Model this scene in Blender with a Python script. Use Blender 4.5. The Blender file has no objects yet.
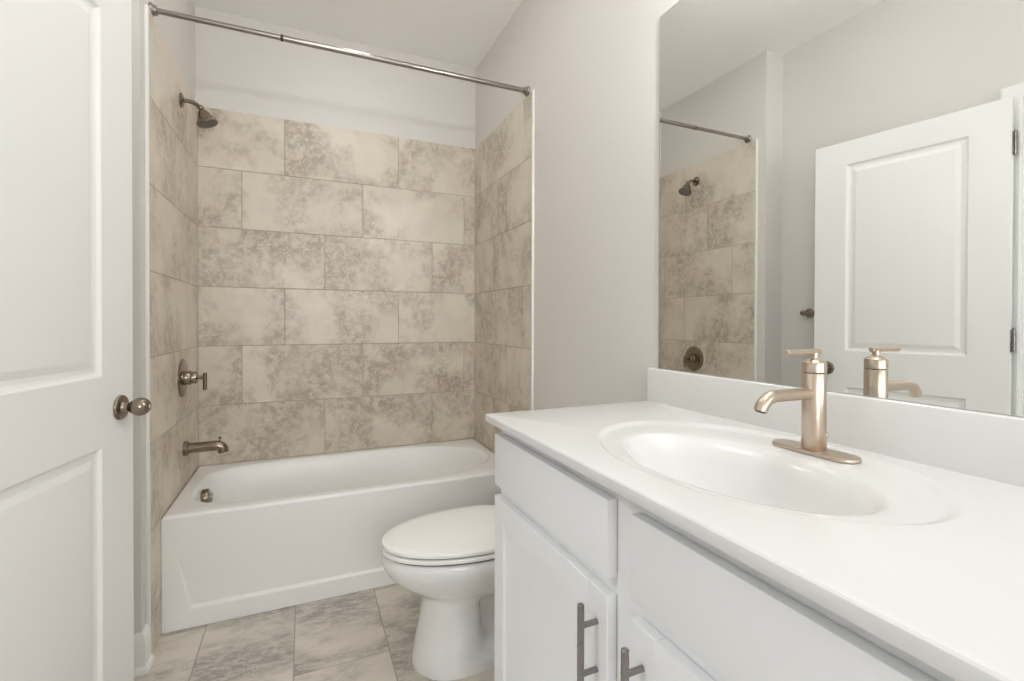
import bpy, bmesh, math, random
from mathutils import Vector, Matrix
random.seed(7)
S = bpy.context.scene
COL = S.collection

# ------------------------------------------------------------------ camera
YAW, PITCH, ROLL, FPX = 0.4119, -0.0077, 0.0026, 475.76
r0 = Vector((math.cos(YAW), -math.sin(YAW), 0)); f0 = Vector((math.sin(YAW), math.cos(YAW), 0)); u0 = Vector((0, 0, 1))
f1 = f0*math.cos(PITCH) + u0*math.sin(PITCH); u1 = u0*math.cos(PITCH) - f0*math.sin(PITCH)
r2 = r0*math.cos(ROLL) + u1*math.sin(ROLL); u2 = u1*math.cos(ROLL) - r0*math.sin(ROLL)
cd = bpy.data.cameras.new('camera'); cam = bpy.data.objects.new('camera', cd); COL.objects.link(cam)
m = Matrix((r2, u2, -f1)).transposed().to_4x4(); m.translation = Vector((-0.9827, -2.8237, 1.1709))
cam.matrix_world = m
cd.sensor_width = 36; cd.lens = FPX/1024*36; cd.shift_y = -(340.5-325.10)/1024; cd.clip_start = 0.02
S.camera = cam

# ------------------------------------------------------------------ world, exposure, lamps
w = bpy.data.worlds.new('world'); S.world = w; w.use_nodes = True
w.node_tree.nodes['Background'].inputs[0].default_value = (0.8, 0.88, 1, 1)
w.node_tree.nodes['Background'].inputs[1].default_value = 0.3
S.view_settings.view_transform = 'Standard'; S.view_settings.look = 'None'
S.view_settings.gamma = 1; S.view_settings.use_curve_mapping = False
S.view_settings.exposure = 0.15
S.cycles.max_bounces = 16; S.cycles.diffuse_bounces = 12; S.cycles.glossy_bounces = 8

def area(name, loc, d, size, power, col, size_y=None):
    l = bpy.data.lights.new(name, 'AREA'); l.energy = power; l.color = col
    l.shape = 'RECTANGLE' if size_y else 'DISK'; l.size = size
    if size_y: l.size_y = size_y
    o = bpy.data.objects.new(name, l); COL.objects.link(o); o.location = loc
    o.rotation_euler = Vector(d).to_track_quat('-Z', 'Y').to_euler(); return o
ZCL = 2.745
CEIL_L = (-0.80, -1.42)
SHOWER_L = (-0.74, -0.58)
area('shower_lamp_light', (SHOWER_L[0], SHOWER_L[1], ZCL-0.012), (0, 0, -1), 0.13, 1.1, (1, 0.99, 0.965))
WX0, WX1, WZ0, WZ1 = -1.42, -0.32, 0.85, 2.20      # unseen window added behind the camera for frontal fill
area('added_window_fill', ((WX0+WX1)/2, -4.80, (WZ0+WZ1)/2), (0, 1, 0), WX1-WX0, 30, (0.95, 0.975, 1), WZ1-WZ0)  # fill light for the alcove, placed at the added window
area('hall_lamp_light', (-2.4, -2.2, 2.68), (0, 0, -1), 0.5, 28, (0.86, 0.93, 1))

# ------------------------------------------------------------------ dimensions (metres)
W = 1.4714; ZC = 2.745; ROOML = -1.622; STUBY = -0.879; TRIMY = -0.821
YF = -4.60; TILETOP = 2.2486; TH = 0.3018; TL = 0.6018; RIM = 0.438; AP = -0.685
CTZ = 0.9305; CTX = -0.548; CTY = -1.656; CTY2 = -2.905; BSZ = 1.0306; BSX = -0.0203; VY1_ = -2.895

# ------------------------------------------------------------------ materials
def mat(name, col, rough=0.5, metal=0.0, coat=0.0, spec=0.5, bump=None):
    mm = bpy.data.materials.new(name); mm.use_nodes = True
    b = mm.node_tree.nodes['Principled BSDF']
    b.inputs['Base Color'].default_value = (*col, 1); b.inputs['Roughness'].default_value = rough
    b.inputs['Metallic'].default_value = metal; b.inputs['Coat Weight'].default_value = coat
    b.inputs['Coat Roughness'].default_value = 0.05
    b.inputs['Specular IOR Level'].default_value = spec
    if bump:
        nt = mm.node_tree; tc = nt.nodes.new('ShaderNodeTexCoord'); n = nt.nodes.new('ShaderNodeTexNoise')
        n.inputs['Scale'].default_value = bump[0]; n.inputs['Detail'].default_value = 3
        bp = nt.nodes.new('ShaderNodeBump'); bp.inputs['Strength'].default_value = bump[1]; bp.inputs['Distance'].default_value = 0.002
        nt.links.new(tc.outputs['Object'], n.inputs['Vector']); nt.links.new(n.outputs[0], bp.inputs['Height'])
        nt.links.new(bp.outputs[0], b.inputs['Normal'])
    return mm

def brushed(name, col, rough, aniso_axis=(1, 1, 60), amp=0.12):
    mm = mat(name, col, rough, 1.0)
    nt = mm.node_tree; b = nt.nodes['Principled BSDF']
    tc = nt.nodes.new('ShaderNodeTexCoord'); mp = nt.nodes.new('ShaderNodeMapping'); mp.inputs['Scale'].default_value = [a*12 for a in aniso_axis]
    n = nt.nodes.new('ShaderNodeTexNoise'); n.inputs['Scale'].default_value = 4; n.inputs['Detail'].default_value = 4
    mr = nt.nodes.new('ShaderNodeMapRange'); mr.inputs[3].default_value = rough-amp/2; mr.inputs[4].default_value = rough+amp/2
    nt.links.new(tc.outputs['Object'], mp.inputs[0]); nt.links.new(mp.outputs[0], n.inputs['Vector'])
    nt.links.new(n.outputs[0], mr.inputs[0]); nt.links.new(mr.outputs[0], b.inputs['Roughness'])
    return mm

def stone(name, light, mid, dark, scale, stretch=(1, 1, 1), amount=0.5, rough=0.35, rot=0.0):
    """glazed porcelain tile printed like travertine: pale ground, cloudy mottling, every tile its own piece"""
    mm = mat(name, light, rough); nt = mm.node_tree; N = nt.nodes; L = nt.links; b = N['Principled BSDF']
    tc = N.new('ShaderNodeTexCoord'); at = N.new('ShaderNodeAttribute'); at.attribute_name = 'tile_id'
    off = N.new('ShaderNodeVectorMath'); off.operation = 'SCALE'; off.inputs[3].default_value = 40
    L.new(at.outputs['Color'], off.inputs[0])
    add = N.new('ShaderNodeVectorMath'); L.new(off.outputs[0], add.inputs[1])
    mp = N.new('ShaderNodeMapping'); mp.inputs['Scale'].default_value = stretch; mp.inputs['Rotation'].default_value = (0, 0, rot)
    L.new(tc.outputs['Object'], mp.inputs[0]); L.new(mp.outputs[0], add.inputs[0])
    def noise(sc, det, ro, dist=0.0):
        n = N.new('ShaderNodeTexNoise'); n.inputs['Scale'].default_value = sc; n.inputs['Detail'].default_value = det
        n.inputs['Roughness'].default_value = ro; n.inputs['Distortion'].default_value = dist
        L.new(add.outputs[0], n.inputs['Vector']); return n.outputs[0]
    def mrange(src, a, c, d=0.0, e=1.0):
        r = N.new('ShaderNodeMapRange'); r.interpolation_type = 'SMOOTHSTEP'
        for i, v in enumerate((a, c, d, e)): r.inputs[i+1].default_value = v
        L.new(src, r.inputs[0]); return r.outputs[0]
    def math_(op, a, c):
        q = N.new('ShaderNodeMath'); q.operation = op
        for i, v in enumerate((a, c)):
            if isinstance(v, (int, float)): q.inputs[i].default_value = v
            else: L.new(v, q.inputs[i])
        return q.outputs[0]
    def mix(f, a, c):
        q = N.new('ShaderNodeMix'); q.data_type = 'RGBA'
        L.new(f, q.inputs[0]) if not isinstance(f, float) else None
        for i, v in ((6, a), (7, c)):
            if isinstance(v, tuple): q.inputs[i].default_value = (*v, 1)
            else: L.new(v, q.inputs[i])
        return q.outputs[2]
    cloud = mrange(noise(scale, 4, 0.6, 0.2), 0.38, 0.62)
    fine = mrange(noise(scale*7.5, 10, 0.82, 0.25), 0.44, 0.56)
    speck = mrange(noise(scale*18, 5, 0.7), 0.46, 0.62)
    soft = mrange(noise(scale*1.6, 5, 0.6), 0.3, 0.7)
    c1 = mix(math_('MULTIPLY', soft, 0.55), light, mid)
    blot = math_('MULTIPLY', math_('MULTIPLY', cloud, math_('ADD', math_('MULTIPLY', fine, 0.75), 0.25)), amount)
    c2 = mix(blot, c1, dark)
    c3 = mix(math_('MULTIPLY', math_('MULTIPLY', speck, cloud), 0.25*amount), c2, dark)
    L.new(c3, b.inputs['Base Color'])
    return mm

WALL = mat('wall_paint', (0.69, 0.668, 0.638), 0.6, bump=(350, 0.05))
CEIL = mat('ceiling_paint', (0.90, 0.895, 0.885), 0.75, bump=(250, 0.05))
TRIM = mat('trim_paint', (0.84, 0.84, 0.82), 0.35)
DOOR = mat('door_paint', (0.80, 0.80, 0.785), 0.38)
CAB = mat('cabinet_paint', (0.80, 0.805, 0.815), 0.36)
TUBM = mat('tub_acrylic', (0.87, 0.87, 0.855), 0.27, coat=0.0)
PORC = mat('porcelain', (0.87, 0.87, 0.87), 0.08, coat=0.5)
SEATM = mat('seat_plastic', (0.92, 0.915, 0.89), 0.2)
MARB = mat('cultured_marble', (0.70, 0.70, 0.69), 0.16, coat=0.2)
GAP = mat('shadow_gap', (0.10, 0.10, 0.10), 0.7)
GROUT = mat('grout', (0.42, 0.37, 0.31), 0.9)
FGROUT = mat('floor_grout', (0.40, 0.36, 0.32), 0.9)
TILE = stone('wall_tile', (0.72, 0.66, 0.57), (0.59, 0.53, 0.445), (0.36, 0.30, 0.235), 3.4, amount=0.85, rough=0.30)
FTILE = stone('floor_tile', (0.72, 0.67, 0.60), (0.60, 0.555, 0.495), (0.31, 0.28, 0.25), 2.2, stretch=(1.0, 2.2, 1), amount=0.9, rough=0.4, rot=0.35)
NICKEL = brushed('brushed_nickel_warm', (0.60, 0.505, 0.41), 0.31, (40, 40, 1), 0.05)
AGED = brushed('brushed_nickel_aged', (0.28, 0.235, 0.185), 0.21, (1, 1, 1), 0.05)
ROD = brushed('rod_nickel', (0.36, 0.33, 0.30), 0.22, (1, 1, 1), 0.04)
PULL = brushed('pull_steel', (0.30, 0.285, 0.275), 0.28, (1, 1, 1), 0.05)
CHROME = mat('chrome', (0.8, 0.8, 0.8), 0.08, 1.0)
DARK = mat('rubber_and_gap_shade', (0.03, 0.03, 0.03), 0.6)  # rubber tone, also serves as painted shade in the toilet seat gaps
GLASS = mat('mirror_silver', (0.885, 0.90, 0.885), 0.0, 1.0)
MEDGE = mat('mirror_edge', (0.32, 0.35, 0.33), 0.25, 0.4)
def emis(name, col, s):
    mm = mat(name, (0.9, 0.9, 0.88), 0.4); b = mm.node_tree.nodes['Principled BSDF']
    b.inputs['Emission Color'].default_value = (*col, 1); b.inputs['Emission Strength'].default_value = s; return mm
BULB = emis('bulb_glass', (1, 0.995, 0.98), 290.0)
GLOW = emis('lamp_glass', (1, 0.995, 0.98), 8.0)
LENS = emis('lens_glass', (1, 0.995, 0.98), 4.0)

# ------------------------------------------------------------------ mesh helpers
def obj(name, bm, mt, parent=None, smooth=None, loc=None):
    """links bm as ONE mesh object; smooth = auto-smooth angle in degrees"""
    bmesh.ops.recalc_face_normals(bm, faces=bm.faces)
    me = bpy.data.meshes.new(name); 
    if smooth:
        a = math.radians(smooth)
        for f in bm.faces: f.smooth = True
        for e in bm.edges:
            if len(e.link_faces) == 2 and e.calc_face_angle(0) > a: e.smooth = False
    bm.to_mesh(me); bm.free()
    for x in (mt if isinstance(mt, (list, tuple)) else [mt]): me.materials.append(x)
    o = bpy.data.objects.new(name, me); COL.objects.link(o)
    if loc is not None: o.location = loc
    if parent is not None:
        o.parent = parent; o.matrix_parent_inverse = Matrix.Identity(4)
        # world coordinates in the builder -> local to the parent Empty
        o.location = (Vector(loc) if loc is not None else Vector((0, 0, 0)))
        root = parent; t = Vector((0, 0, 0)); chain = []
        M = Matrix.Identity(4); q = parent
        while q is not None: M = q.matrix_basis @ M; q = q.parent
        if loc is None: o.matrix_basis = M.inverted()
    return o
def thing(name, label, cat, loc, group=None):
    o = bpy.data.objects.new(name, None); COL.objects.link(o); o.location = loc
    o.empty_display_size = 0.05; o['label'] = label; o['category'] = cat
    if group: o['group'] = group
    return o
def struct(name, bm, mt, parent=None, smooth=None):
    o = obj(name, bm, mt, parent, smooth)
    if parent is None: o['kind'] = 'structure'
    return o
def box(bm, x0, x1, y0, y1, z0, z1, bev=0.0, seg=2, M=None):
    t = bmesh.new() if bev or M is not None else bm
    vs = [t.verts.new((x, y, z)) for x in (x0, x1) for y in (y0, y1) for z in (z0, z1)]
    for q in ((0, 1, 3, 2), (4, 6, 7, 5), (0, 4, 5, 1), (2, 3, 7, 6), (0, 2, 6, 4), (1, 5, 7, 3)): t.faces.new([vs[i] for i in q])
    if t is not bm:
        if bev: bmesh.ops.bevel(t, geom=t.edges[:], offset=bev, segments=seg, profile=0.6, affect='EDGES')
        if M is not None: bmesh.ops.transform(t, matrix=M, verts=t.verts)
        merge(bm, t)
    return bm
def merge(bm, t):
    me = bpy.data.meshes.new('t'); t.to_mesh(me); t.free(); bm.from_mesh(me); bpy.data.meshes.remove(me)
def loft(bm, rings, cap0=True, cap1=True, closed=True):
    R = [[bm.verts.new(p) for p in r] for r in rings]
    n = len(R[0])
    for a, b in zip(R[:-1], R[1:]):
        for i in range(n if closed else n-1):
            j = (i+1) % n; bm.faces.new((a[i], a[j], b[j], b[i]))
    if cap0: bm.faces.new(R[0][::-1])
    if cap1: bm.faces.new(R[-1])
    return R
def frame(axis):
    a = Vector(axis).normalized(); h = Vector((0, 0, 1)) if abs(a.z) < 0.9 else Vector((1, 0, 0))
    u = a.cross(h).normalized(); v = a.cross(u).normalized(); return a, u, v
def lathe(bm, o, axis, prof, n=40, cap0=True, cap1=True):
    """prof: (distance along axis, radius)"""
    a, u, v = frame(axis); o = Vector(o)
    rings = [[o + a*d + u*(r*math.cos(2*math.pi*i/n)) + v*(r*math.sin(2*math.pi*i/n)) for i in range(n)] for d, r in prof]
    loft(bm, rings, cap0, cap1); return bm
def tube(bm, pts, rad, n=20, caps=True):
    pts = [Vector(p) for p in pts]; rads = rad if isinstance(rad, (list, tuple)) else [rad]*len(pts)
    rings = []; up = None
    for i, p in enumerate(pts):
        d = (pts[min(i+1, len(pts)-1)] - pts[max(i-1, 0)]).normalized()
        if up is None: _, up, _ = frame(d)
        up = (up - d*up.dot(d)).normalized(); v = d.cross(up)
        rings.append([p + up*(rads[i]*math.cos(2*math.pi*k/n)) + v*(rads[i]*math.sin(2*math.pi*k/n)) for k in range(n)])
    loft(bm, rings, caps, caps); return bm
def bez(p0, p1, p2, p3, n=14):
    P = [Vector(p) for p in (p0, p1, p2, p3)]; out = []
    for i in range(n+1):
        t = i/n; out.append(P[0]*(1-t)**3 + P[1]*3*t*(1-t)**2 + P[2]*3*t*t*(1-t) + P[3]*t**3)
    return out
def sell(cx, cy, ax, ay, z, n=96, e=2.0, e2=None, t0=0.0):
    """superellipse ring; e on the +x half, e2 on the -x half"""
    out = []
    for i in range(n):
        t = t0 + 2*math.pi*i/n; c, s = math.cos(t), math.sin(t)
        ee = e if c >= 0 else (e2 or e)
        out.append((cx + ax*math.copysign(abs(c)**(2/ee), c), cy + ay*math.copysign(abs(s)**(2/ee), s), z))
    return out

# ------------------------------------------------------------------ room shell
def tiles(axis, u_lo, u_hi, v_lo, v_hi, face, u_ref, v_ref, shift, lu=TL, lv=TH, g=0.0032, th=0.008, out=1, d2=None, bev=0.0008):
    """running-bond tiling as raised tiles. axis 'x': plane x=face, u=y, v=z; 'y': plane y=face, u=x, v=z; 'z': plane z=face, u=y, v=x"""
    bm = bmesh.new(); lay = bm.verts.layers.float_color.new('tile_id')
    k0 = math.floor((v_lo - v_ref)/lv)-1; k1 = math.ceil((v_hi - v_ref)/lv)+1
    for k in range(k0, k1):
        a, b = v_ref + k*lv + g/2, v_ref + (k+1)*lv - g/2
        a, b = max(a, v_lo), min(b, v_hi)
        if b - a < 0.004: continue
        off = u_ref + shift(k)
        j0 = math.floor((u_lo - off)/lu)-1
        for j in range(j0, j0 + int((u_hi-u_lo)/lu)+4):
            c, d = off + j*lu + g/2, off + (j+1)*lu - g/2
            c, d = max(c, u_lo), min(d, u_hi)
            if d - c < 0.004: continue
            col = (random.random(), random.random(), random.random(), 1)
            lo, hi = sorted((face, face - out*th))
            t = bmesh.new()
            if axis == 'x': box(t, lo, hi, c, d, a, b)
            elif axis == 'y': box(t, c, d, lo, hi, a, b)
            else: box(t, a, b, c, d, lo, hi)
            bmesh.ops.bevel(t, geom=t.edges[:], offset=bev, segments=1, affect='EDGES')
            n0 = len(bm.verts); merge(bm, t); bm.verts.ensure_lookup_table()
            lay = bm.verts.layers.float_color['tile_id']
            for v in bm.verts[n0:]: v[lay] = col
    return bm

# floor: grout bed + tiles (12 x 24 in, long side towards the tub)
bm = bmesh.new(); box(bm, -1.80, 0.1, YF-0.1, 0.1, -0.12, -0.0012)
floor = struct('floor', bm, FGROUT)
bm = tiles('z', YF, -0.60, -1.76, 0.0, 0.0, -1.108, -1.016, lambda k: 0.0 if k in (0, 2) else -0.2043, lv=0.311, lu=0.613, g=0.004, th=0.006, out=1)
obj('floor_tiling', bm, FTILE, floor)

bm = bmesh.new(); box(bm, -1.80, 0.12, YF-0.12, 0.12, ZC, ZC+0.1); struct('ceiling', bm, CEIL)
# right wall (vanity side), one plane from the alcove to the wall behind the camera
bm = bmesh.new(); box(bm, 0.0, 0.12, YF-0.12, 0.12, 0, ZC); wr = struct('wall_right', bm, WALL)
bm = bmesh.new(); box(bm, -W-0.010, 0.0, 0.006, 0.12, 0, ZC); wb = struct('wall_back', bm, WALL)
# left side: thick stub wall holding the plumbing, then the room's left wall with the doorway
bm = bmesh.new(); box(bm, -1.80, -W-0.010, STUBY, 0.12, 0, ZC); ws = struct('wall_alcove', bm, WALL)
DY0, DY1, DZ = -2.612, -1.896, 2.062      # doorway
bm = bmesh.new()
box(bm, ROOML-0.115, ROOML, DY1, STUBY, 0, ZC); box(bm, ROOML-0.115, ROOML, YF-0.12, DY0, 0, ZC); box(bm, ROOML-0.115, ROOML, DY0, DY1, DZ, ZC)
struct('wall_left', bm, WALL)
bm = bmesh.new(); box(bm, ROOML, WX0, YF-0.12, YF, 0, ZC); box(bm, WX1, 0.0, YF-0.12, YF, 0, ZC); box(bm, WX0, WX1, YF-0.12, YF, 0, WZ0); box(bm, WX0, WX1, YF-0.12, YF, WZ1, ZC)
struct('wall_front', bm, WALL)
bm = bmesh.new()
for a in (WX0, WX1-0.05): box(bm, a, a+0.05, YF-0.10, YF-0.05, WZ0, WZ1, 0.003)
for a in (WZ0, (WZ0+WZ1)/2-0.025, WZ1-0.05): box(bm, WX0+0.05, WX1-0.05, YF-0.10, YF-0.05, a, a+0.05, 0.003)
win = struct('added_window_1', bm, TRIM)  # frame of the added window, never in view
bm = bmesh.new(); box(bm, WX0-0.07, WX1+0.07, YF, YF+0.02, WZ0-0.06, WZ0, 0.003); box(bm, WX0-0.07, WX1+0.07, YF-0.05, YF+0.05, WZ0-0.001, WZ0+0.018, 0.004)
box(bm, WX0-0.07, WX0, YF, YF+0.018, WZ0+0.018, WZ1+0.07, 0.003); box(bm, WX1, WX1+0.07, YF, YF+0.018, WZ0+0.018, WZ1+0.07, 0.003); box(bm, WX0, WX1, YF, YF+0.018, WZ1, WZ1+0.07, 0.003)
struct('trim_6', bm, TRIM)  # casing around the added window
# the hall beyond the doorway
bm = bmesh.new(); box(bm, -3.1, -3.0, -4.8, -0.6, 0, ZC); struct('wall_hall', bm, WALL)
bm = bmesh.new(); box(bm, -3.0, ROOML-0.115, -0.7, -0.6, 0, ZC); struct('wall_hall_right', bm, WALL)
bm = bmesh.new(); box(bm, -3.0, ROOML-0.115, -4.8, -4.7, 0, ZC); struct('wall_hall_left', bm, WALL)
bm = bmesh.new(); box(bm, -3.1, -1.80, -4.8, -0.6, -0.12, 0); struct('floor_hall', bm, mat('hall_carpet', (0.45, 0.42, 0.38), 0.9, bump=(400, 0.4)))
bm = bmesh.new(); box(bm, -3.1, -1.80, -4.8, -0.6, ZC, ZC+0.1); struct('ceiling_hall', bm, CEIL)

# tile cladding on the three alcove walls (1/3 running bond)
sh = lambda k: [0.0, -0.2006, -0.4012][(-k) % 3]
V0 = TILETOP - 6*TH - TH   # rows counted from the top; k index 6 = top row
def shf(base, step):
    return lambda k: base + step*(6-k)
bm = tiles('y', -W, 0.0, 0.0, TILETOP, 0.008, 0.0, V0, shf(-0.476, -0.2006), th=0.008, out=1)
g_ = bmesh.new(); box(g_, -W, -0.0005, 0.0022, 0.0078, 0, TILETOP-0.001)
obj('tile_cladding', bm, TILE, wb); obj('tile_grout', g_, GROUT, wb)
bm = tiles('x', TRIMY+0.004, -0.0005, 0.0, TILETOP, 0.004, 0.0, V0, shf(-0.719, 0.2006), th=0.010, out=1)
g_ = bmesh.new(); box(g_, -0.0042, -0.0002, TRIMY+0.005, -0.0005, 0, TILETOP-0.001)
obj('tile_cladding', bm, TILE, wr); obj('tile_grout', g_, GROUT, wr)
bm = tiles('x', TRIMY+0.004, -0.0005, 0.0, TILETOP, -W-0.010, 0.0, V0, shf(-0.250, -0.2006), th=0.010, out=-1)
g_ = bmesh.new(); box(g_, -W-0.0098, -W-0.0018, TRIMY+0.005, -0.0005, 0, TILETOP-0.001)
obj('tile_cladding', bm, TILE, ws); obj('tile_grout', g_, GROUT, ws)
# white edge trims where the tile stops
bm = bmesh.new(); box(bm, -0.0095, -0.0002, TRIMY-0.010, TRIMY+0.0035, 0, TILETOP+0.002, 0.002); struct('trim_1', bm, TRIM, smooth=40)
bm = bmesh.new(); box(bm, -W-0.0098, -W+0.0010, TRIMY-0.008, TRIMY+0.0035, 0.0, TILETOP+0.002, 0.002); struct('trim_2', bm, TRIM, smooth=40)

# baseboards with shoe moulding: profile swept along a path
def skirting(name, path, side):
    """path: xy points on the wall face; side=+1 board lies to the left of travel"""
    prof = [(0.0002, 0.0), (0.0245, 0.0), (0.0240, 0.008), (0.0200, 0.016), (0.0145, 0.0195), (0.0143, 0.092), (0.0125, 0.098), (0.0112, 0.112), (0.0072, 0.120), (0.0062, 0.126), (0.0045, 0.1285), (0.0002, 0.1285)]
    P = [Vector(q) for q in path]; bm = bmesh.new(); rings = []
    for i, q in enumerate(P):
        n = []
        for a, b in ((i-1, i), (i, i+1)):
            if a >= 0 and b < len(P):
                d = (P[b]-P[a]).normalized(); n.append(Vector((-d.y, d.x))*side)
        k = n[0] if len(n) == 1 else (n[0]+n[1])/(1+n[0].dot(n[1]))
        rings.append([(q.x+k.x*o, q.y+k.y*o, z) for o, z in prof])
    loft(bm, rings)
    return struct(name, bm, TRIM, smooth=30)
skirting('baseboard_alcove', [(ROOML+0.025, STUBY), (-W-0.010, STUBY), (-W-0.010, TRIMY-0.0085)], -1)
skirting('baseboard_left', [(ROOML, -1.826), (ROOML, STUBY-0.0002)], -1)
skirting('baseboard_right', [(0, TRIMY-0.0105), (0, -1.664)], -1)
skirting('baseboard_right_front', [(0, VY1_-0.004), (0, YF+0.0002)], -1)
skirting('baseboard_front', [(-0.025, YF), (ROOML+0.025, YF)], -1)
skirting('baseboard_left_front', [(ROOML, YF+0.0002), (ROOML, DY0-0.070)], -1)

# doorway: jamb, stop and casing
bm = bmesh.new()
J = 0.018
box(bm, ROOML-0.117, ROOML+0.002, DY1-J, DY1, 0, DZ); box(bm, ROOML-0.117, ROOML+0.002, DY0, DY0+J, 0, DZ); box(bm, ROOML-0.117, ROOML+0.002, DY0, DY1, DZ-J, DZ)
box(bm, ROOML-0.075, ROOML-0.040, DY1-J-0.011, DY1-J, 0, DZ-J, 0.002); box(bm, ROOML-0.075, ROOML-0.040, DY0+J, DY0+J+0.011, 0, DZ-J, 0.002)
box(bm, ROOML-0.075, ROOML-0.040, DY0+J, DY1-J, DZ-J-0.011, DZ-J, 0.002)
struct('trim_3', bm, TRIM)
def casing(name, x, side):
    prof = [(0.005, 0.0), (0.005, 0.010), (0.012, 0.0135), (0.030, 0.0125), (0.044, 0.016), (0.064, 0.018), (0.069, 0.015), (0.069, 0.0)]
    path = [(DY1-J, 0.0, 1, 0), (DY1-J, DZ-J, 1, 1), (DY0+J, DZ-J, -1, 1), (DY0+J, 0.0, -1, 0)]
    bm = bmesh.new()
    loft(bm, [[(x+side*d, y+sy*o, z+sz*o) for o, d in prof] for y, z, sy, sz in path])
    return struct(name, bm, TRIM, smooth=25)
casing('trim_4', ROOML, 1); casing('trim_5', ROOML-0.115, -1)

# ------------------------------------------------------------------ open two-panel door
FE = Vector((-1.4118, -1.219, 0)); HE = Vector((-1.5425, -1.9039, 0))
DWID = (HE-FE).length; e_ = (HE-FE).normalized(); n_ = Vector((-e_.y, e_.x, 0))
if n_.x < 0: n_ = -n_
def panel_face(bm, off, sign):
    """one moulded door skin; s from the free edge, z up; sunk mouldings and raised fields"""
    S_ = [0, 0.136, 0.575, DWID]; Z_ = [0.012, 0.235, 0.858, 1.032, 1.935, 2.047]
    P = lambda s, z, d: bm.verts.new(FE + e_*s + n_*(off - sign*d) + Vector((0, 0, z)))
    V = {}
    def v(i, j):
        if (i, j) not in V: V[i, j] = P(S_[i], Z_[j], 0)
        return V[i, j]
    for i in range(3):
        for j in range(5):
            q = [v(i, j), v(i+1, j), v(i+1, j+1), v(i, j+1)]
            if i == 1 and j in (1, 3):
                prev = q
                for ins, d in ((0.002, 0.0015), (0.007, 0.0075), (0.013, 0.0095), (0.024, 0.0095), (0.040, 0.0035), (0.043, 0.003)):
                    nx = [P(S_[1]+ins, Z_[j]+ins, d), P(S_[2]-ins, Z_[j]+ins, d), P(S_[2]-ins, Z_[j+1]-ins, d), P(S_[1]+ins, Z_[j+1]-ins, d)]
                    for k in range(4): bm.faces.new((prev[k], prev[(k+1) % 4], nx[(k+1) % 4], nx[k]))
                    prev = nx
                bm.faces.new(prev)
            else: bm.faces.new(q)
    return [v(0, 0), v(3, 0), v(3, 5), v(0, 5)], V
bm = bmesh.new()
c1, V1 = panel_face(bm, 0.0, 1); c2, V2 = panel_face(bm, -0.035, -1)
for side in ([(0, j) for j in range(6)], [(3, j) for j in range(6)], [(i, 0) for i in range(4)], [(i, 5) for i in range(4)]):
    for a, b in zip(side[:-1], side[1:]): bm.faces.new((V1[a], V1[b], V2[b], V2[a]))
door = struct('door_1', bm, DOOR, smooth=12)
def knob(s, z, off, sign, nm='door_knob'):
    o = FE + e_*s + n_*off + Vector((0, 0, z)); ax = n_*sign
    bm = bmesh.new()
    lathe(bm, o, ax, [(0.0002, 0.0325), (0.003, 0.0325), (0.006, 0.031), (0.0075, 0.027), (0.008, 0.015), (0.012, 0.0125), (0.020, 0.0115), (0.024, 0.0125),
                      (0.027, 0.016), (0.033, 0.0205), (0.040, 0.0235), (0.048, 0.0240), (0.056, 0.0220), (0.063, 0.0170), (0.067, 0.011), (0.068, 0.006), (0.066, 0.0)][:-1], 48)
    kb = obj(nm, bm, AGED, door, 50)
    bm = bmesh.new(); lathe(bm, o + ax*0.0680, ax, [(-0.001, 0.0058), (0.0012, 0.0052), (0.0016, 0.003)], 24)
    obj('privacy_button', bm, CHROME, kb, 50)
knob(0.060, 0.944, 0.0, 1); knob(0.060, 0.944, -0.035, -1)
for z in (1.872, 1.10, 0.25):
    bm = bmesh.new(); c = HE + e_*0.006 - n_*0.030
    hc = Vector((c.x, c.y, z))
    tube(bm, [hc+Vector((0, 0, -0.045)), hc+Vector((0, 0, 0.045))], 0.006, 14)
    lathe(bm, hc+Vector((0, 0, 0.045)), (0, 0, 1), [(0, 0.0045), (0.004, 0.0055), (0.007, 0.003)], 14)
    M = Matrix.Translation(HE + Vector((0, 0, z))) @ Matrix((e_, n_, Vector((0, 0, 1)))).transposed().to_4x4()
    box(bm, 0.0003, 0.0022, -0.030, -0.002, -0.044, 0.044, 0.0006, 1, M)
    for dz in (-0.028, 0, 0.028): lathe(bm, M @ Vector((0.0022, -0.015+0.006*(1 if dz else -1), dz)), e_, [(0, 0.0035), (0.0008, 0.003), (0.001, 0.001)], 12)
    obj('hinge', bm, AGED if z > 5 else PULL, door, 40)

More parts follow.
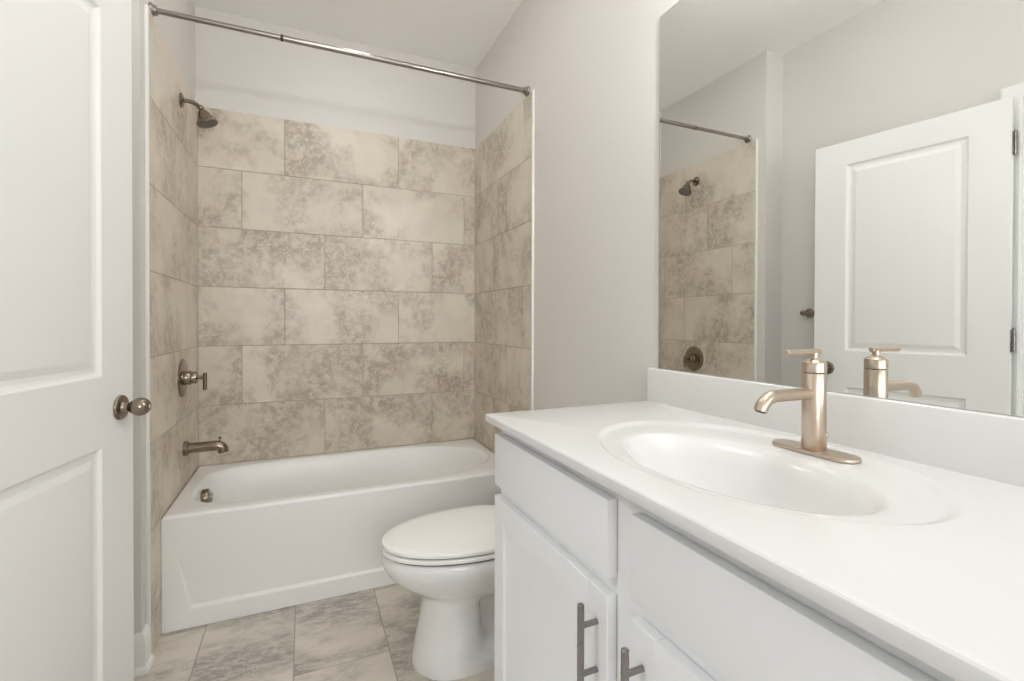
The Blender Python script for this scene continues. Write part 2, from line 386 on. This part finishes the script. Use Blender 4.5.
# ------------------------------------------------------------------ bathtub
bt = thing('bathtub', 'white alcove bathtub with a recessed apron, set between the tiled walls', 'bathtub', (-W/2, AP/2, 0))
X0, X1, Y0, Y1 = -W+0.0010, -0.0075, AP, -0.0015
N = 160
tcx, tcy = (-1.420-0.062)/2, -0.345
def tubring(xl, xr, yn, yf, z, el, er):
    cx, cy = (xl+xr)/2, (yn+yf)/2; out = []
    for i in range(N):
        t = 2*math.pi*(i+0.5)/N; c, s = math.cos(t), math.sin(t); e = er if c > 0 else el
        # smooth blend of the exponents near the middle
        k = min(1, abs(c)*1.6); e = 3.2 + (e-3.2)*k
        out.append(Vector((cx+(xr-xl)/2*math.copysign(abs(c)**(2/e), c), cy+(yf-yn)/2*math.copysign(abs(s)**(2/e), s), z)))
    return out
def rectring(ref, x0, x1, y0, y1, z):
    """pushes every point of ref outward from its centre onto a rectangle; nearest points snap to the corners"""
    cx = sum(p.x for p in ref)/N; cy = sum(p.y for p in ref)/N; out = []
    for p in ref:
        dx, dy = p.x-cx, p.y-cy
        k = min(((x1-cx)/dx if dx > 0 else (x0-cx)/dx) if dx else 9e9, ((y1-cy)/dy if dy > 0 else (y0-cy)/dy) if dy else 9e9)
        out.append(Vector((cx+dx*k, cy+dy*k, z)))
    for X in (x0, x1):
        for Y in (y0, y1):
            i = min(range(len(out)), key=lambda i: (out[i]-Vector((X, Y, z))).length); out[i] = Vector((X, Y, z))
    return out
op = tubring(-1.418, -0.050, -0.638, -0.050, RIM, 4.2, 2.5)
rings = [rectring(op, X0, X1, Y0, Y1, RIM-0.012)]
for ins, dz in ((0.002, -0.005), (0.006, -0.001), (0.010, 0.0)):
    rr = rectring(op, X0, X1, Y0, Y1, 0); 
    cx_, cy_ = (X0+X1)/2, (Y0+Y1)/2
    rings.append([Vector((cx_+(p.x-cx_)*(1-ins*2/(X1-X0)), cy_+(p.y-cy_)*(1-ins*2/(Y1-Y0)), RIM+dz)) for p in rr])
prof = [  # xl, xr, yn, yf, z, el, er
    (-1.422, -0.046, -0.642, -0.046, 0.0, 4.2, 2.5), (-1.416, -0.052, -0.637, -0.051, -0.001, 4.2, 2.5), (-1.410, -0.060, -0.632, -0.056, -0.005, 4.2, 2.5),
    (-1.405, -0.068, -0.628, -0.060, -0.013, 4.2, 2.5), (-1.400, -0.078, -0.624, -0.064, -0.028, 4.2, 2.5), (-1.390, -0.10, -0.616, -0.072, -0.07, 4.0, 2.6),
    (-1.375, -0.15, -0.602, -0.086, -0.15, 3.8, 2.7), (-1.355, -0.23, -0.586, -0.102, -0.24, 3.6, 2.8), (-1.335, -0.29, -0.570, -0.118, -0.29, 3.4, 2.9),
    (-1.300, -0.345, -0.545, -0.143, -0.318, 3.2, 3.0), (-1.25, -0.40, -0.505, -0.183, -0.328, 3, 3)]
for a in prof: rings.append(tubring(a[0], a[1], a[2], a[3], RIM+a[4], a[5], a[6]))
bm = bmesh.new(); R = loft(bm, rings, cap0=False, cap1=True)
# apron with the sunk trapezoid panel
zt = RIM-0.012
def apron(bm):
    y = AP; d = 0.011
    P = lambda x, z, dy=0.0: bm.verts.new((x, y+dy, z))
    a = P(X0, zt); b = P(X1, zt); c = P(X1, 0.002); e = P(X0, 0.002)
    AL = P(X0+0.040, 0.315); AR = P(X1-0.040, 0.315); BL = P(X0+0.090, 0.074); BR = P(X1-0.090, 0.074)
    bl = P(X0+0.094, 0.083, d); br = P(X1-0.094, 0.083, d)
    f = bm.faces.new
    f((a, b, AR, AL)); f((a, AL, BL, e)); f((e, BL, BR, c)); f((c, BR, AR, b))
    f((AL, AR, br, bl)); f((AL, bl, BL)); f((BL, bl, br, BR)); f((AR, BR, br))
    # returns so the skirt has thickness
    a2, b2, c2, e2 = P(X0, zt, 0.05), P(X1, zt, 0.05), P(X1, 0.002, 0.05), P(X0, 0.002, 0.05)
    f((a, e, e2, a2)); f((b, b2, c2, c)); f((e, c, c2, e2))
    return [(BL, BR), (bl, br), (AL, BL), (AR, BR)]
ed = apron(bm)
es = [x for x in bm.edges if any(set(x.verts) == {p, q} for p, q in ed)]
bmesh.ops.bevel(bm, geom=es, offset=0.003, segments=3, profile=0.5, affect='EDGES')
bmesh.ops.remove_doubles(bm, verts=bm.verts, dist=0.0004)
obj('tub_shell', bm, TUBM, bt, 40)
bm = bmesh.new(); oc = Vector((-1.384, -0.352, 0.384)); oa = Vector((1, 0, 0.16)).normalized()
lathe(bm, oc, oa, [(-0.006, 0.039), (0.012, 0.039), (0.017, 0.036), (0.019, 0.030), (0.0195, 0.010)], 40)
ov = obj('overflow_cover', bm, AGED, bt, 40)
bm = bmesh.new(); tube(bm, [oc+oa*0.018, oc+oa*0.024], 0.010, 20); box(bm, -0.004, 0.004, -0.0035, 0.0035, -0.019, 0.020, 0.0015, 2, Matrix.Translation(oc+oa*0.026))
obj('overflow_lever', bm, CHROME, ov, 40)
bm = bmesh.new(); lathe(bm, (-1.20, -0.345, RIM-0.3285), (0, 0, 1), [(0, 0.036), (0.003, 0.036), (0.004, 0.030), (0.001, 0.027), (0.001, 0.018), (0.010, 0.017), (0.012, 0.012)], 36)
obj('tub_drain', bm, AGED, bt, 40)

# ------------------------------------------------------------------ shower fittings on the left tiled wall (tile face x=-W+0.006)
TF = -W+0.0002
sy = -0.355
t = thing('shower_fixture', 'brushed nickel shower head on a curved arm from the left tiled wall', 'shower head', (TF, sy, 2.125))
bm = bmesh.new(); lathe(bm, (TF, sy, 2.125), (1, 0, 0), [(0, 0.031), (0.003, 0.031), (0.007, 0.027), (0.010, 0.018), (0.012, 0.012)], 40); obj('escutcheon', bm, AGED, t, 40)
arm = bez((TF+0.002, sy, 2.125), (TF+0.036, sy, 2.130), (TF+0.058, sy, 2.120), (TF+0.074, sy, 2.104), 16)
bm = bmesh.new(); tube(bm, arm, 0.0088, 20); obj('shower_arm', bm, AGED, t, 40)
hd = Vector((0.37, 0.0, -0.93)).normalized(); ho = arm[-1]
bm = bmesh.new(); lathe(bm, ho, hd, [(-0.010, 0.010), (-0.004, 0.0125), (0.002, 0.0125), (0.006, 0.0105), (0.010, 0.013), (0.014, 0.018), (0.030, 0.0250), (0.048, 0.0335), (0.058, 0.0385), (0.061, 0.0425), (0.069, 0.0435), (0.072, 0.0415), (0.0705, 0.038), (0.0705, 0.002)], 48)
hh = obj('spray_head', bm, AGED, t, 35)
bm = bmesh.new(); a_, u_, v_ = frame(hd)
lathe(bm, ho+hd*0.0702, hd, [(0, 0.0375), (0.0008, 0.037), (0.0009, 0.002)], 40)
for k, (rr, cnt) in enumerate(((0.010, 6), (0.018, 12), (0.027, 18))):
    for i in range(cnt):
        an = 2*math.pi*i/cnt; lathe(bm, ho+hd*0.0708+u_*rr*math.cos(an)+v_*rr*math.sin(an), hd, [(0, 0.0016), (0.0015, 0.0012)], 6)
obj('nozzle_plate', bm, mat('nozzle_grey', (0.12, 0.11, 0.10), 0.4), hh, 40)

vy, vz = -0.345, 0.920
t = thing('shower_valve', 'round brushed nickel shower valve with lever handle on the left tiled wall', 'shower valve', (TF, vy, vz))
bm = bmesh.new(); lathe(bm, (TF, vy, vz), (1, 0, 0), [(0, 0.084), (0.003, 0.084), (0.006, 0.081), (0.008, 0.074), (0.009, 0.034), (0.009, 0.020)], 64); obj('escutcheon', bm, AGED, t, 40)
bm = bmesh.new(); lathe(bm, (TF+0.008, vy, vz), (1, 0, 0), [(0, 0.031), (0.022, 0.031), (0.025, 0.029), (0.025, 0.026), (0.045, 0.026), (0.048, 0.0245), (0.049, 0.012), (0.0495, 0.009), (0.072, 0.008)], 48)
hub = obj('valve_hub', bm, AGED, t, 40)
bm = bmesh.new(); hx = TF+0.085
tube(bm, [(hx, vy, vz+0.020), (hx, vy, vz+0.0185), (hx, vy, vz-0.055), (hx, vy, vz-0.0565)][::1], [0.0065, 0.008, 0.008, 0.0065], 20)
tube(bm, [(hx-0.016, vy, vz), (hx-0.004, vy, vz)], 0.0075, 16)
obj('lever', bm, AGED, hub, 40)

py, pz = -0.315, 0.604
t = thing('tub_spout', 'brushed nickel tub spout with diverter pin above the bathtub rim', 'tub spout', (TF, py, pz))
bm = bmesh.new(); lathe(bm, (TF, py, pz), (1, 0, 0), [(0, 0.032), (0.016, 0.032), (0.0185, 0.0295), (0.019, 0.020)], 44); obj('spout_flange', bm, AGED, t, 40)
bm = bmesh.new(); pp = [Vector((TF+0.015, py, pz)), Vector((TF+0.03, py, pz)), Vector((TF+0.11, py, pz+0.001))] + bez((TF+0.118, py, pz+0.001), (TF+0.140, py, pz+0.001), (TF+0.150, py, pz-0.008), (TF+0.151, py, pz-0.030), 10)
tube(bm, pp, [0.0225]*3+[0.0225-0.0012*i/10 for i in range(11)], 28); sp = obj('spout', bm, AGED, t, 40)
bm = bmesh.new(); tube(bm, [(TF+0.137, py, pz+0.018), (TF+0.137, py, pz+0.032)], 0.0035, 12); lathe(bm, (TF+0.137, py, pz+0.031), (0, 0, 1), [(0, 0.004), (0.002, 0.0065), (0.007, 0.0065), (0.009, 0.004)], 20)
obj('diverter_pin', bm, AGED, sp, 40)

# shower curtain rod, telescoping
RY, RZ = -0.759, 2.272
t = thing('shower_rod', 'straight metal shower curtain rod spanning the tub alcove', 'curtain rod', (-W/2, RY, RZ))
xa, xb = -W-0.0098, -0.0002
bm = bmesh.new(); tube(bm, [(xa+0.006, RY, RZ), (-1.03, RY, RZ)], 0.0098, 24); obj('inner_tube', bm, ROD, t, 40)
bm = bmesh.new(); tube(bm, [(-1.056, RY, RZ), (xb-0.006, RY, RZ)], 0.0112, 24); lathe(bm, (-1.060, RY, RZ), (1, 0, 0), [(0.0030, 0.0100), (0.0035, 0.0112)], 24); obj('outer_tube', bm, ROD, t, 40)
bm = bmesh.new(); lathe(bm, (-1.066, RY, RZ), (1, 0, 0), [(0, 0.0099), (0.0005, 0.0122), (0.008, 0.0122), (0.009, 0.0113)], 24); obj('joint_ring', bm, DARK, t, 40)
for x, s in ((xa, 1), (xb, -1)):
    bm = bmesh.new(); lathe(bm, (x, RY, RZ), (s, 0, 0), [(0, 0.0235), (0.004, 0.0235), (0.008, 0.021), (0.010, 0.0175), (0.020, 0.0165), (0.022, 0.0135)], 36); obj('end_flange', bm, ROD, t, 40)

# towel bar on the left wall, mostly behind the open door
t = thing('towel_bar', 'brushed nickel towel bar on the left wall behind the open door', 'towel bar', (ROOML, -1.33, 1.222))
bm = bmesh.new(); tube(bm, [(ROOML+0.055, -1.052, 1.222), (ROOML+0.055, -1.62, 1.222)], 0.0085, 18); obj('bar', bm, AGED, t, 40)
for y in (-1.052, -1.62):
    bm = bmesh.new(); lathe(bm, (ROOML+0.0002, y, 1.222), (1, 0, 0), [(0, 0.026), (0.005, 0.026), (0.008, 0.023), (0.012, 0.013), (0.030, 0.0115), (0.042, 0.013), (0.050, 0.0155), (0.062, 0.0155), (0.067, 0.012), (0.069, 0.006)], 36); obj('post', bm, AGED, t, 40)

# ------------------------------------------------------------------ toilet (faces -x, tank on the right wall)
TY = -1.207
toi = thing('toilet', 'white elongated toilet with closed lid between bathtub and vanity', 'toilet', (-0.35, TY, 0))
TDX = 0.010
def egg(xf, xb_, hw, z, yc=TY, n=88, sharp=1.0, xw=None):
    """egg outline: xf front tip, xb_ back, hw half width; widest point nearer the back"""
    xf += TDX
    xw = xw if xw is not None else xb_ + (xf-xb_)*0.42
    out = []
    for i in range(n):
        t_ = 2*math.pi*i/n; c, s = math.cos(t_), math.sin(t_)
        if c >= 0: x = xw + (xf-xw)*c**sharp; 
        else: x = xw + (xb_-xw)*abs(c)**0.85
        out.append(Vector((x, yc + hw*math.copysign(abs(s)**(0.98 if c >= 0 else 0.80), s), z)))
    return out
bm = bmesh.new()
body = [(-0.700, -0.20, 0.142, 0.395), (-0.728, -0.175, 0.164, 0.395), (-0.744, -0.165, 0.178, 0.392), (-0.753, -0.160, 0.186, 0.383), (-0.756, -0.158, 0.188, 0.368), (-0.750, -0.158, 0.185, 0.348), (-0.734, -0.160, 0.175, 0.322),
        (-0.710, -0.165, 0.161, 0.296), (-0.680, -0.168, 0.145, 0.274), (-0.653, -0.170, 0.130, 0.258), (-0.635, -0.17, 0.119, 0.246), (-0.625, -0.17, 0.113, 0.232), (-0.621, -0.17, 0.110, 0.21),
        (-0.626, -0.16, 0.111, 0.165), (-0.635, -0.15, 0.114, 0.115), (-0.645, -0.14, 0.119, 0.07), (-0.652, -0.13, 0.123, 0.035), (-0.656, -0.125, 0.125, 0.012), (-0.656, -0.125, 0.125, 0.0)]
rings = []
for xf, xb_, hw, z in body:
    r = egg(xf, xb_, hw, z, xw=-0.40-0.10*min(1, max(0, (0.31-z)/0.10)))
    if z < 0.25:
        for p in r:      # narrow waist behind the front column, widening to the rear foot; swelling trapway below a slanting crease
            a_ = min(1, max(0, (p.x+0.450)/0.045)); a_ = a_*a_*(3-2*a_); b_ = min(1, max(0, (p.x+0.29)/0.10))
            k = a_*(1-0.5*b_) * min(1, max(0, (z-0.040)/0.05)) * min(1, max(0, (0.245-z)/0.03))
            line = 0.055 + (p.x+0.60)*0.62
            sw = 1/(1+math.exp((z-line)/0.006)) if -0.61 < p.x < -0.38 else (1/(1+math.exp((z-line)/0.006)))*max(0, 1-abs(p.x+0.495)/0.16)
            dy = p.y-TY; sg = 1 if dy > 0 else -1
            p.y = TY + dy*(1-0.80*k) + sg*0.006*sw*min(1, max(0, abs(dy)-0.03)/0.04)
    rings.append(r)
# resample vertically for a smooth surface
def resample(rings, n):
    out = []
    for i in range(len(rings)-1):
        p0, p1, p2, p3 = rings[max(i-1, 0)], rings[i], rings[i+1], rings[min(i+2, len(rings)-1)]
        for k in range(n):
            t_ = k/n
            out.append([0.5*((2*b) + (c-a)*t_ + (2*a-5*b+4*c-d)*t_*t_ + (3*b-a-3*c+d)*t_**3) for a, b, c, d in zip(p0, p1, p2, p3)])
    out.append(rings[-1]); return out
loft(bm, resample(rings, 3)); obj('bowl', bm, PORC, toi, 50)
def slab(bm, xf, xb_, hw, z0, z1, r=0.006, dome=0.0, xw=-0.42):
    rs = [egg(xf+r, xb_-r*0.3, hw-r, z0, xw=xw), egg(xf+r*0.3, xb_, hw-r*0.3, z0+r*0.3, xw=xw), egg(xf, xb_, hw, z0+r, xw=xw), egg(xf, xb_, hw, z1-r, xw=xw), egg(xf+r*0.3, xb_, hw-r*0.3, z1-r*0.3, xw=xw), egg(xf+r, xb_-r*0.3, hw-r, z1, xw=xw)]
    if dome:
        for k in (0.03, 0.07, 0.11, 0.15):
            rs.append(egg(xf+k, xb_-k*0.4, hw-k, z1+dome*(1-(1-k/0.16)**2), xw=xw))
    loft(bm, rs)
bm = bmesh.new(); slab(bm, -0.744, -0.225, 0.176, 0.393, 0.4020, 0.0005); obj('seat_gap_shade', bm, DARK, toi, 40)  # dark slab standing in for the shade between bowl and seat
bm = bmesh.new(); slab(bm, -0.757, -0.215, 0.188, 0.4010, 0.4145, 0.003); obj('seat', bm, SEATM, toi, 40)
bm = bmesh.new(); slab(bm, -0.744, -0.225, 0.176, 0.4140, 0.4205, 0.0005); obj('lid_gap_shade', bm, DARK, toi, 40)  # same dark filler, painting the shaded slit under the lid
bm = bmesh.new(); slab(bm, -0.756, -0.215, 0.187, 0.4200, 0.435, 0.004, dome=0.006); obj('lid', bm, SEATM, toi, 40)
for s in (-1, 1):
    bm = bmesh.new(); lathe(bm, (-0.205, TY+s*0.075-0.02*1, 0.425), (0, 1, 0), [(0, 0.010), (0.002, 0.012), (0.038, 0.012), (0.040, 0.010)], 20); obj('seat_hinge', bm, SEATM, toi, 40)
# tank, hidden behind the vanity from this side
def rrect(x0, x1, y0, y1, r, z, n=8):
    out = []
    for cx, cy, a in ((x1-r, y1-r, 0), (x0+r, y1-r, 90), (x0+r, y0+r, 180), (x1-r, y0+r, 270)):
        for i in range(n+1):
            an = math.radians(a+90*i/n); out.append((cx+r*math.cos(an), cy+r*math.sin(an), z))
    return out
bm = bmesh.new(); loft(bm, [rrect(-0.185, -0.022, TY-0.195, TY+0.195, 0.03, 0.375), rrect(-0.195, -0.018, TY-0.205, TY+0.205, 0.03, 0.40), rrect(-0.203, -0.018, TY-0.215, TY+0.215, 0.035, 0.66)]); obj('tank', bm, PORC, toi, 50)
bm = bmesh.new(); loft(bm, [rrect(-0.208, -0.014, TY-0.220, TY+0.220, 0.035, 0.660), rrect(-0.212, -0.012, TY-0.224, TY+0.224, 0.036, 0.664), rrect(-0.212, -0.012, TY-0.224, TY+0.224, 0.036, 0.684), rrect(-0.205, -0.018, TY-0.216, TY+0.216, 0.032, 0.692)]); obj('tank_lid', bm, PORC, toi, 40)
bm = bmesh.new(); lathe(bm, (-0.2025, TY+0.14, 0.62), (-1, 0, 0), [(0, 0.012), (0.008, 0.012), (0.010, 0.009)], 20); tube(bm, [(-0.215, TY+0.145, 0.62), (-0.218, TY+0.09, 0.614), (-0.216, TY+0.07, 0.612)], [0.006, 0.006, 0.004], 12); obj('flush_lever', bm, CHROME, toi, 40)
for s in (-1, 1):
    bm = bmesh.new(); lathe(bm, (-0.30, TY+s*0.098, 0.024), (0, 0, 1), [(0, 0.013), (0.012, 0.0125), (0.019, 0.009), (0.021, 0.004)], 20); obj('bolt_cap', bm, SEATM, toi, 40)

# ------------------------------------------------------------------ vanity cabinet
van = thing('vanity_cabinet', 'white painted vanity cabinet with bar pulls standing along the right wall', 'cabinet', (-0.26, -2.27, 0))
FX = -0.505; VY0, VY1 = -1.662, -2.895; VZ = CTZ-0.0225
bm = bmesh.new()
box(bm, -0.487, -0.002, VY0-0.016, VY0, 0.0, VZ)                      # end panel beside the toilet
box(bm, -0.487, -0.002, VY1, VY1+0.016, 0.0, VZ)
box(bm, -0.487, -0.002, VY1+0.016, VY0-0.016, 0.10, 0.115); box(bm, -0.43, -0.415, VY1+0.016, VY0-0.016, 0.0, 0.10)
box(bm, -0.012, -0.002, VY1+0.016, VY0-0.016, 0.115, VZ)
obj('carcass', bm, CAB, van)
bm = bmesh.new()   # face frame: stiles and rails
ys = [VY0, VY0-0.040, -2.150, -2.255, VY1+0.045, VY1]
zs = [0.10, 0.150, 0.700, 0.760, 0.862, VZ]
for a, b in ((0, 1), (2, 3), (4, 5)): box(bm, FX, FX+0.018, ys[b], ys[a], zs[0], zs[5])
for a, b in ((1, 2), (3, 4)):
    for c, d in ((0, 1), (2, 3), (4, 5)): box(bm, FX, FX+0.018, ys[b], ys[a], zs[c], zs[d])
obj('face_frame', bm, CAB, van)
def flat_front(y0, y1, z0, z1, nm='drawer_front'):
    bm = bmesh.new(); box(bm, FX-0.0205, FX-0.0012, y0, y1, z0, z1, 0.0012, 2)
    return obj(nm, bm, CAB, van, 40)
def shaker(y0, y1, z0, z1, fw=0.057, nm='door'):
    bm = bmesh.new(); xa, xb2 = FX-0.0012, FX-0.0205
    # stiles run through, rails butt between them (fine seams)
    s = 0.0004
    box(bm, xb2, xa, y0, y0+fw, z0, z1, 0.0010, 1); box(bm, xb2, xa, y1-fw, y1, z0, z1, 0.0010, 1)
    box(bm, xb2, xa, y0+fw+s, y1-fw-s, z0, z0+fw, 0.0010, 1); box(bm, xb2, xa, y0+fw+s, y1-fw-s, z1-fw, z1, 0.0010, 1)
    box(bm, xb2+0.0085, xa-0.003, y0+fw-0.008, y1-fw+0.008, z0+fw-0.008, z1-fw+0.008)
    return obj(nm, bm, CAB, van, 40)
flat_front(-2.172, -1.6665, 0.746, 0.8775)
flat_front(-2.858, -2.232, 0.746, 0.8775)
d1 = shaker(-2.172, -1.6665, 0.125, 0.7175); d2 = shaker(-2.858, -2.232, 0.125, 0.7175)
def pull(parent, y, ztop):
    bm = bmesh.new(); x = FX-0.0205
    tube(bm, [(x-0.032, y, ztop), (x-0.032, y, ztop-0.0012), (x-0.032, y, ztop-0.155), (x-0.032, y, ztop-0.1562)], [0.0045, 0.006, 0.006, 0.0045], 20)
    for z in (ztop-0.037, ztop-0.119): tube(bm, [(x+0.0002, y, z), (x-0.029, y, z)], 0.0048, 16)
    obj('bar_pull', bm, PULL, parent, 40)
pull(d1, -2.142, 0.697); pull(d2, -2.262, 0.697)

# ------------------------------------------------------------------ cultured marble top with moulded basin
top = thing('vanity_countertop', 'glossy white countertop with moulded oval basin and backsplash on the vanity', 'countertop', (-0.27, -2.27, CTZ))
N = 160
OC = (-0.2614, -2.2008); OA, OB = 0.2234, 0.3108       # outer recess oval (x, y semi-axes)
IC = (-0.307, -2.218); IA, IB = 0.137, 0.221       # bowl opening
def ell(c, a, b, z): return [Vector((c[0]+a*math.cos(2*math.pi*(i+0.5)/N), c[1]+b*math.sin(2*math.pi*(i+0.5)/N), z)) for i in range(N)]
o0 = ell(OC, OA, OB, CTZ)
def crect(ins, z): return rectring(o0, CTX+ins, BSX+0.010, CTY2+ins, CTY-ins, z)
bm = bmesh.new()
loft(bm, [o0, crect(0.0105, CTZ), crect(0.0035, CTZ-0.0012), crect(0.0010, CTZ-0.0035), crect(0.0, CTZ-0.007), crect(0.0, CTZ-0.0165), crect(0.0012, CTZ-0.0205), crect(0.004, CTZ-0.0220)], cap0=False, cap1=False)
obj('deck', bm, MARB, top, 30)
def lerp(t_): return ((OC[0]+(IC[0]-OC[0])*t_, OC[1]+(IC[1]-OC[1])*t_), OA+(IA-OA)*t_, OB+(IB-OB)*t_)
rings = [o0]
for t_, dz in ((0.03, 0.0002), (0.08, 0.0010), (0.13, 0.0027), (0.18, 0.0042), (0.225, 0.0050), (0.30, 0.0054), (0.62, 0.0054), (0.82, 0.0062), (0.92, 0.0085), (0.98, 0.0150), (1.02, 0.021), (1.06, 0.030), (1.11, 0.045), (1.18, 0.068), (1.28, 0.093), (1.40, 0.112), (1.54, 0.125)):
    c, a, b = lerp(t_); 
    if t_ > 1: a = IA*(1-(t_-1)*1.35); b = IB*(1-(t_-1)*1.15); c = IC
    rings.append(ell(c, a, b, CTZ-dz))
rings.append(ell(IC, 0.024, 0.024, CTZ-0.135))
bm = bmesh.new(); loft(bm, rings, cap0=False, cap1=True); bs = obj('basin', bm, MARB, top, 50)
bm = bmesh.new(); lathe(bm, (IC[0], IC[1], CTZ-0.1348), (0, 0, 1), [(0, 0.0235), (0.002, 0.023), (0.001, 0.016), (0.004, 0.0155), (0.006, 0.012)], 32); obj('basin_drain', bm, NICKEL, bs, 40)
bm = bmesh.new()
pr = [(-0.0003, CTZ-0.022), (BSX, CTZ-0.022), (BSX, CTZ+0.0), (BSX, BSZ-0.006), (BSX+0.0016, BSZ-0.002), (BSX+0.005, BSZ), (-0.0003, BSZ)]
loft(bm, [[(x, y, z) for x, z in pr] for y in (CTY-0.0015, CTY2)]); obj('backsplash', bm, MARB, top, 30)

# ------------------------------------------------------------------ faucet
FXc, FYc = -0.1012, -2.2305
fz = CTZ-0.0044
fau = thing('faucet', 'single-handle brushed nickel basin faucet on the white countertop deck', 'faucet', (FXc, FYc, fz))
bm = bmesh.new()
def stadium(hl, hw, z, n=20):
    out = []
    for s, a0 in ((1, 0), (-1, 180)):
        for i in range(n+1):
            an = math.radians(a0+180*i/n); out.append((FXc+hw*math.cos(an), FYc+s*(hl-hw)+hw*math.sin(an), z))
    return out
loft(bm, [stadium(0.0795, 0.0265, fz), stadium(0.0800, 0.0270, fz+0.001), stadium(0.0800, 0.0270, fz+0.0048), stadium(0.0790, 0.0260, fz+0.0062)]); obj('deck_plate', bm, NICKEL, fau, 40)
b0 = fz+0.0062
bm = bmesh.new(); lathe(bm, (FXc, FYc, b0), (0, 0, 1), [(0, 0.0193), (0.0015, 0.0203), (0.142, 0.0203), (0.1430, 0.0196)], 56); bod = obj('body', bm, NICKEL, fau, 40)
bm = bmesh.new(); lathe(bm, (FXc, FYc, b0+0.1430), (0, 0, 1), [(0, 0.0175), (0.0015, 0.0180)], 40); obj('cap_seam', bm, DARK, bod, 40)
bm = bmesh.new(); lathe(bm, (FXc, FYc, b0+0.1445), (0, 0, 1), [(0, 0.0196), (0.0008, 0.0203), (0.0180, 0.0203), (0.0200, 0.0190), (0.0245, 0.0115), (0.0262, 0.0085), (0.0275, 0.0068), (0.0370, 0.0058)], 56); cap = obj('handle_cap', bm, NICKEL, fau, 40)
zh = b0+0.1445+0.0385
bm = bmesh.new(); hdx = Vector((-1, 0.0, 0.0)).normalized(); p0 = Vector((FXc+0.016, FYc, zh))
tube(bm, [p0, p0+hdx*0.0012, p0+hdx*0.0915, p0+hdx*0.0927], [0.0044, 0.0055, 0.0055, 0.0044], 24); obj('lever', bm, NICKEL, cap, 40)
zs0 = b0+0.1045
sp_ = [Vector((FXc-0.010, FYc, zs0)), Vector((FXc-0.03, FYc, zs0+0.0005)), Vector((FXc-0.092, FYc, zs0+0.001))] + bez((FXc-0.102, FYc, zs0+0.001), (FXc-0.122, FYc, zs0+0.001), (FXc-0.137, FYc, zs0-0.006), (FXc-0.143, FYc, zs0-0.024), 12)
bm = bmesh.new(); tube(bm, sp_, [0.0112]*3+[0.0112]*13, 32); so = obj('spout', bm, NICKEL, fau, 40)
bm = bmesh.new(); dd = (sp_[-1]-sp_[-2]).normalized(); lathe(bm, sp_[-1], dd, [(-0.001, 0.0090), (0.0012, 0.0088), (0.0012, 0.002)], 24); obj('aerator', bm, DARK, so, 40)
bm = bmesh.new(); tube(bm, [(FXc+0.0290, FYc-0.004, fz+0.004), (FXc+0.0290, FYc-0.004, fz+0.030)], 0.0022, 12); lathe(bm, (FXc+0.0290, FYc-0.004, fz+0.029), (0, 0, 1), [(0, 0.003), (0.001, 0.0048), (0.005, 0.0048), (0.0065, 0.003)], 16); obj('drain_lift_rod', bm, NICKEL, fau, 40)

# ------------------------------------------------------------------ mirror
mir = thing('wall_mirror', 'large frameless wall mirror above the vanity backsplash', 'mirror', (-0.004, -2.29, 1.56))
my0, my1, mz0, mz1 = -2.90, -1.688, BSZ+0.0008, 2.0838
bm = bmesh.new(); vs = [bm.verts.new(q) for q in ((-0.0060, my0, mz0), (-0.0060, my1-0.0015, mz0), (-0.0060, my1-0.0015, mz1-0.0015), (-0.0060, my0, mz1-0.0015))]; bm.faces.new(vs)
g1 = obj('silvered_face', bm, GLASS, mir)
bm = bmesh.new(); box(bm, -0.0058, -0.0004, my0, my1, mz0, mz1); obj('glass_edge', bm, MEDGE, mir)

# ------------------------------------------------------------------ lamps (outside the frame, they light the room)
t = thing('ceiling_light', 'round flush ceiling light with white glass in the middle of the ceiling', 'ceiling light', (CEIL_L[0], CEIL_L[1], ZC))
bm = bmesh.new(); lathe(bm, (CEIL_L[0], CEIL_L[1], ZC-0.0005), (0, 0, -1), [(0, 0.19), (0.035, 0.19), (0.04, 0.18)], 48); obj('pan', bm, ROD, t, 40)
bm = bmesh.new(); lathe(bm, (CEIL_L[0], CEIL_L[1], ZC-0.040), (0, 0, -1), [(0, 0.175), (0.03, 0.172), (0.060, 0.155), (0.085, 0.12), (0.098, 0.07), (0.102, 0.02)], 48); obj('diffuser', bm, GLOW, t, 60)
t = thing('recessed_downlight', 'round white recessed downlight in the ceiling over the bathtub', 'ceiling light', (SHOWER_L[0], SHOWER_L[1], ZC))
bm = bmesh.new(); lathe(bm, (SHOWER_L[0], SHOWER_L[1], ZC-0.0003), (0, 0, -1), [(0, 0.070), (0, 0.092), (0.004, 0.091), (0.006, 0.080), (0.004, 0.070)], 48, False, False); obj('trim_ring', bm, TRIM, t, 40)
bm = bmesh.new(); lathe(bm, (SHOWER_L[0], SHOWER_L[1], ZC-0.0004), (0, 0, -1), [(0, 0.0695), (0.002, 0.069), (0.0025, 0.01)], 48); obj('lens', bm, LENS, t, 40)
t = thing('vanity_light', 'three-globe metal vanity light fixed above the mirror', 'wall light', (0, -2.25, 2.15))
bm = bmesh.new(); box(bm, -0.022, -0.0004, -2.50, -2.0, 2.11, 2.17, 0.004); obj('backplate', bm, ROD, t, 40)
for y in (-2.39, -2.25, -2.11):
    bm = bmesh.new(); tube(bm, [(-0.021, y, 2.14), (-0.07, y, 2.14), (-0.095, y, 2.145), (-0.115, y, 2.165)], 0.007, 14); lathe(bm, (-0.12, y, 2.155), (0, 0, 1), [(0, 0.02), (0.012, 0.03), (0.016, 0.03)], 24); ar = obj('lamp_arm', bm, ROD, t, 40)
    bm = bmesh.new(); bmesh.ops.create_uvsphere(bm, u_segments=32, v_segments=16, radius=0.0225, matrix=Matrix.Translation((-0.13, y, 2.10))); obj('globe', bm, BULB, ar, 60)
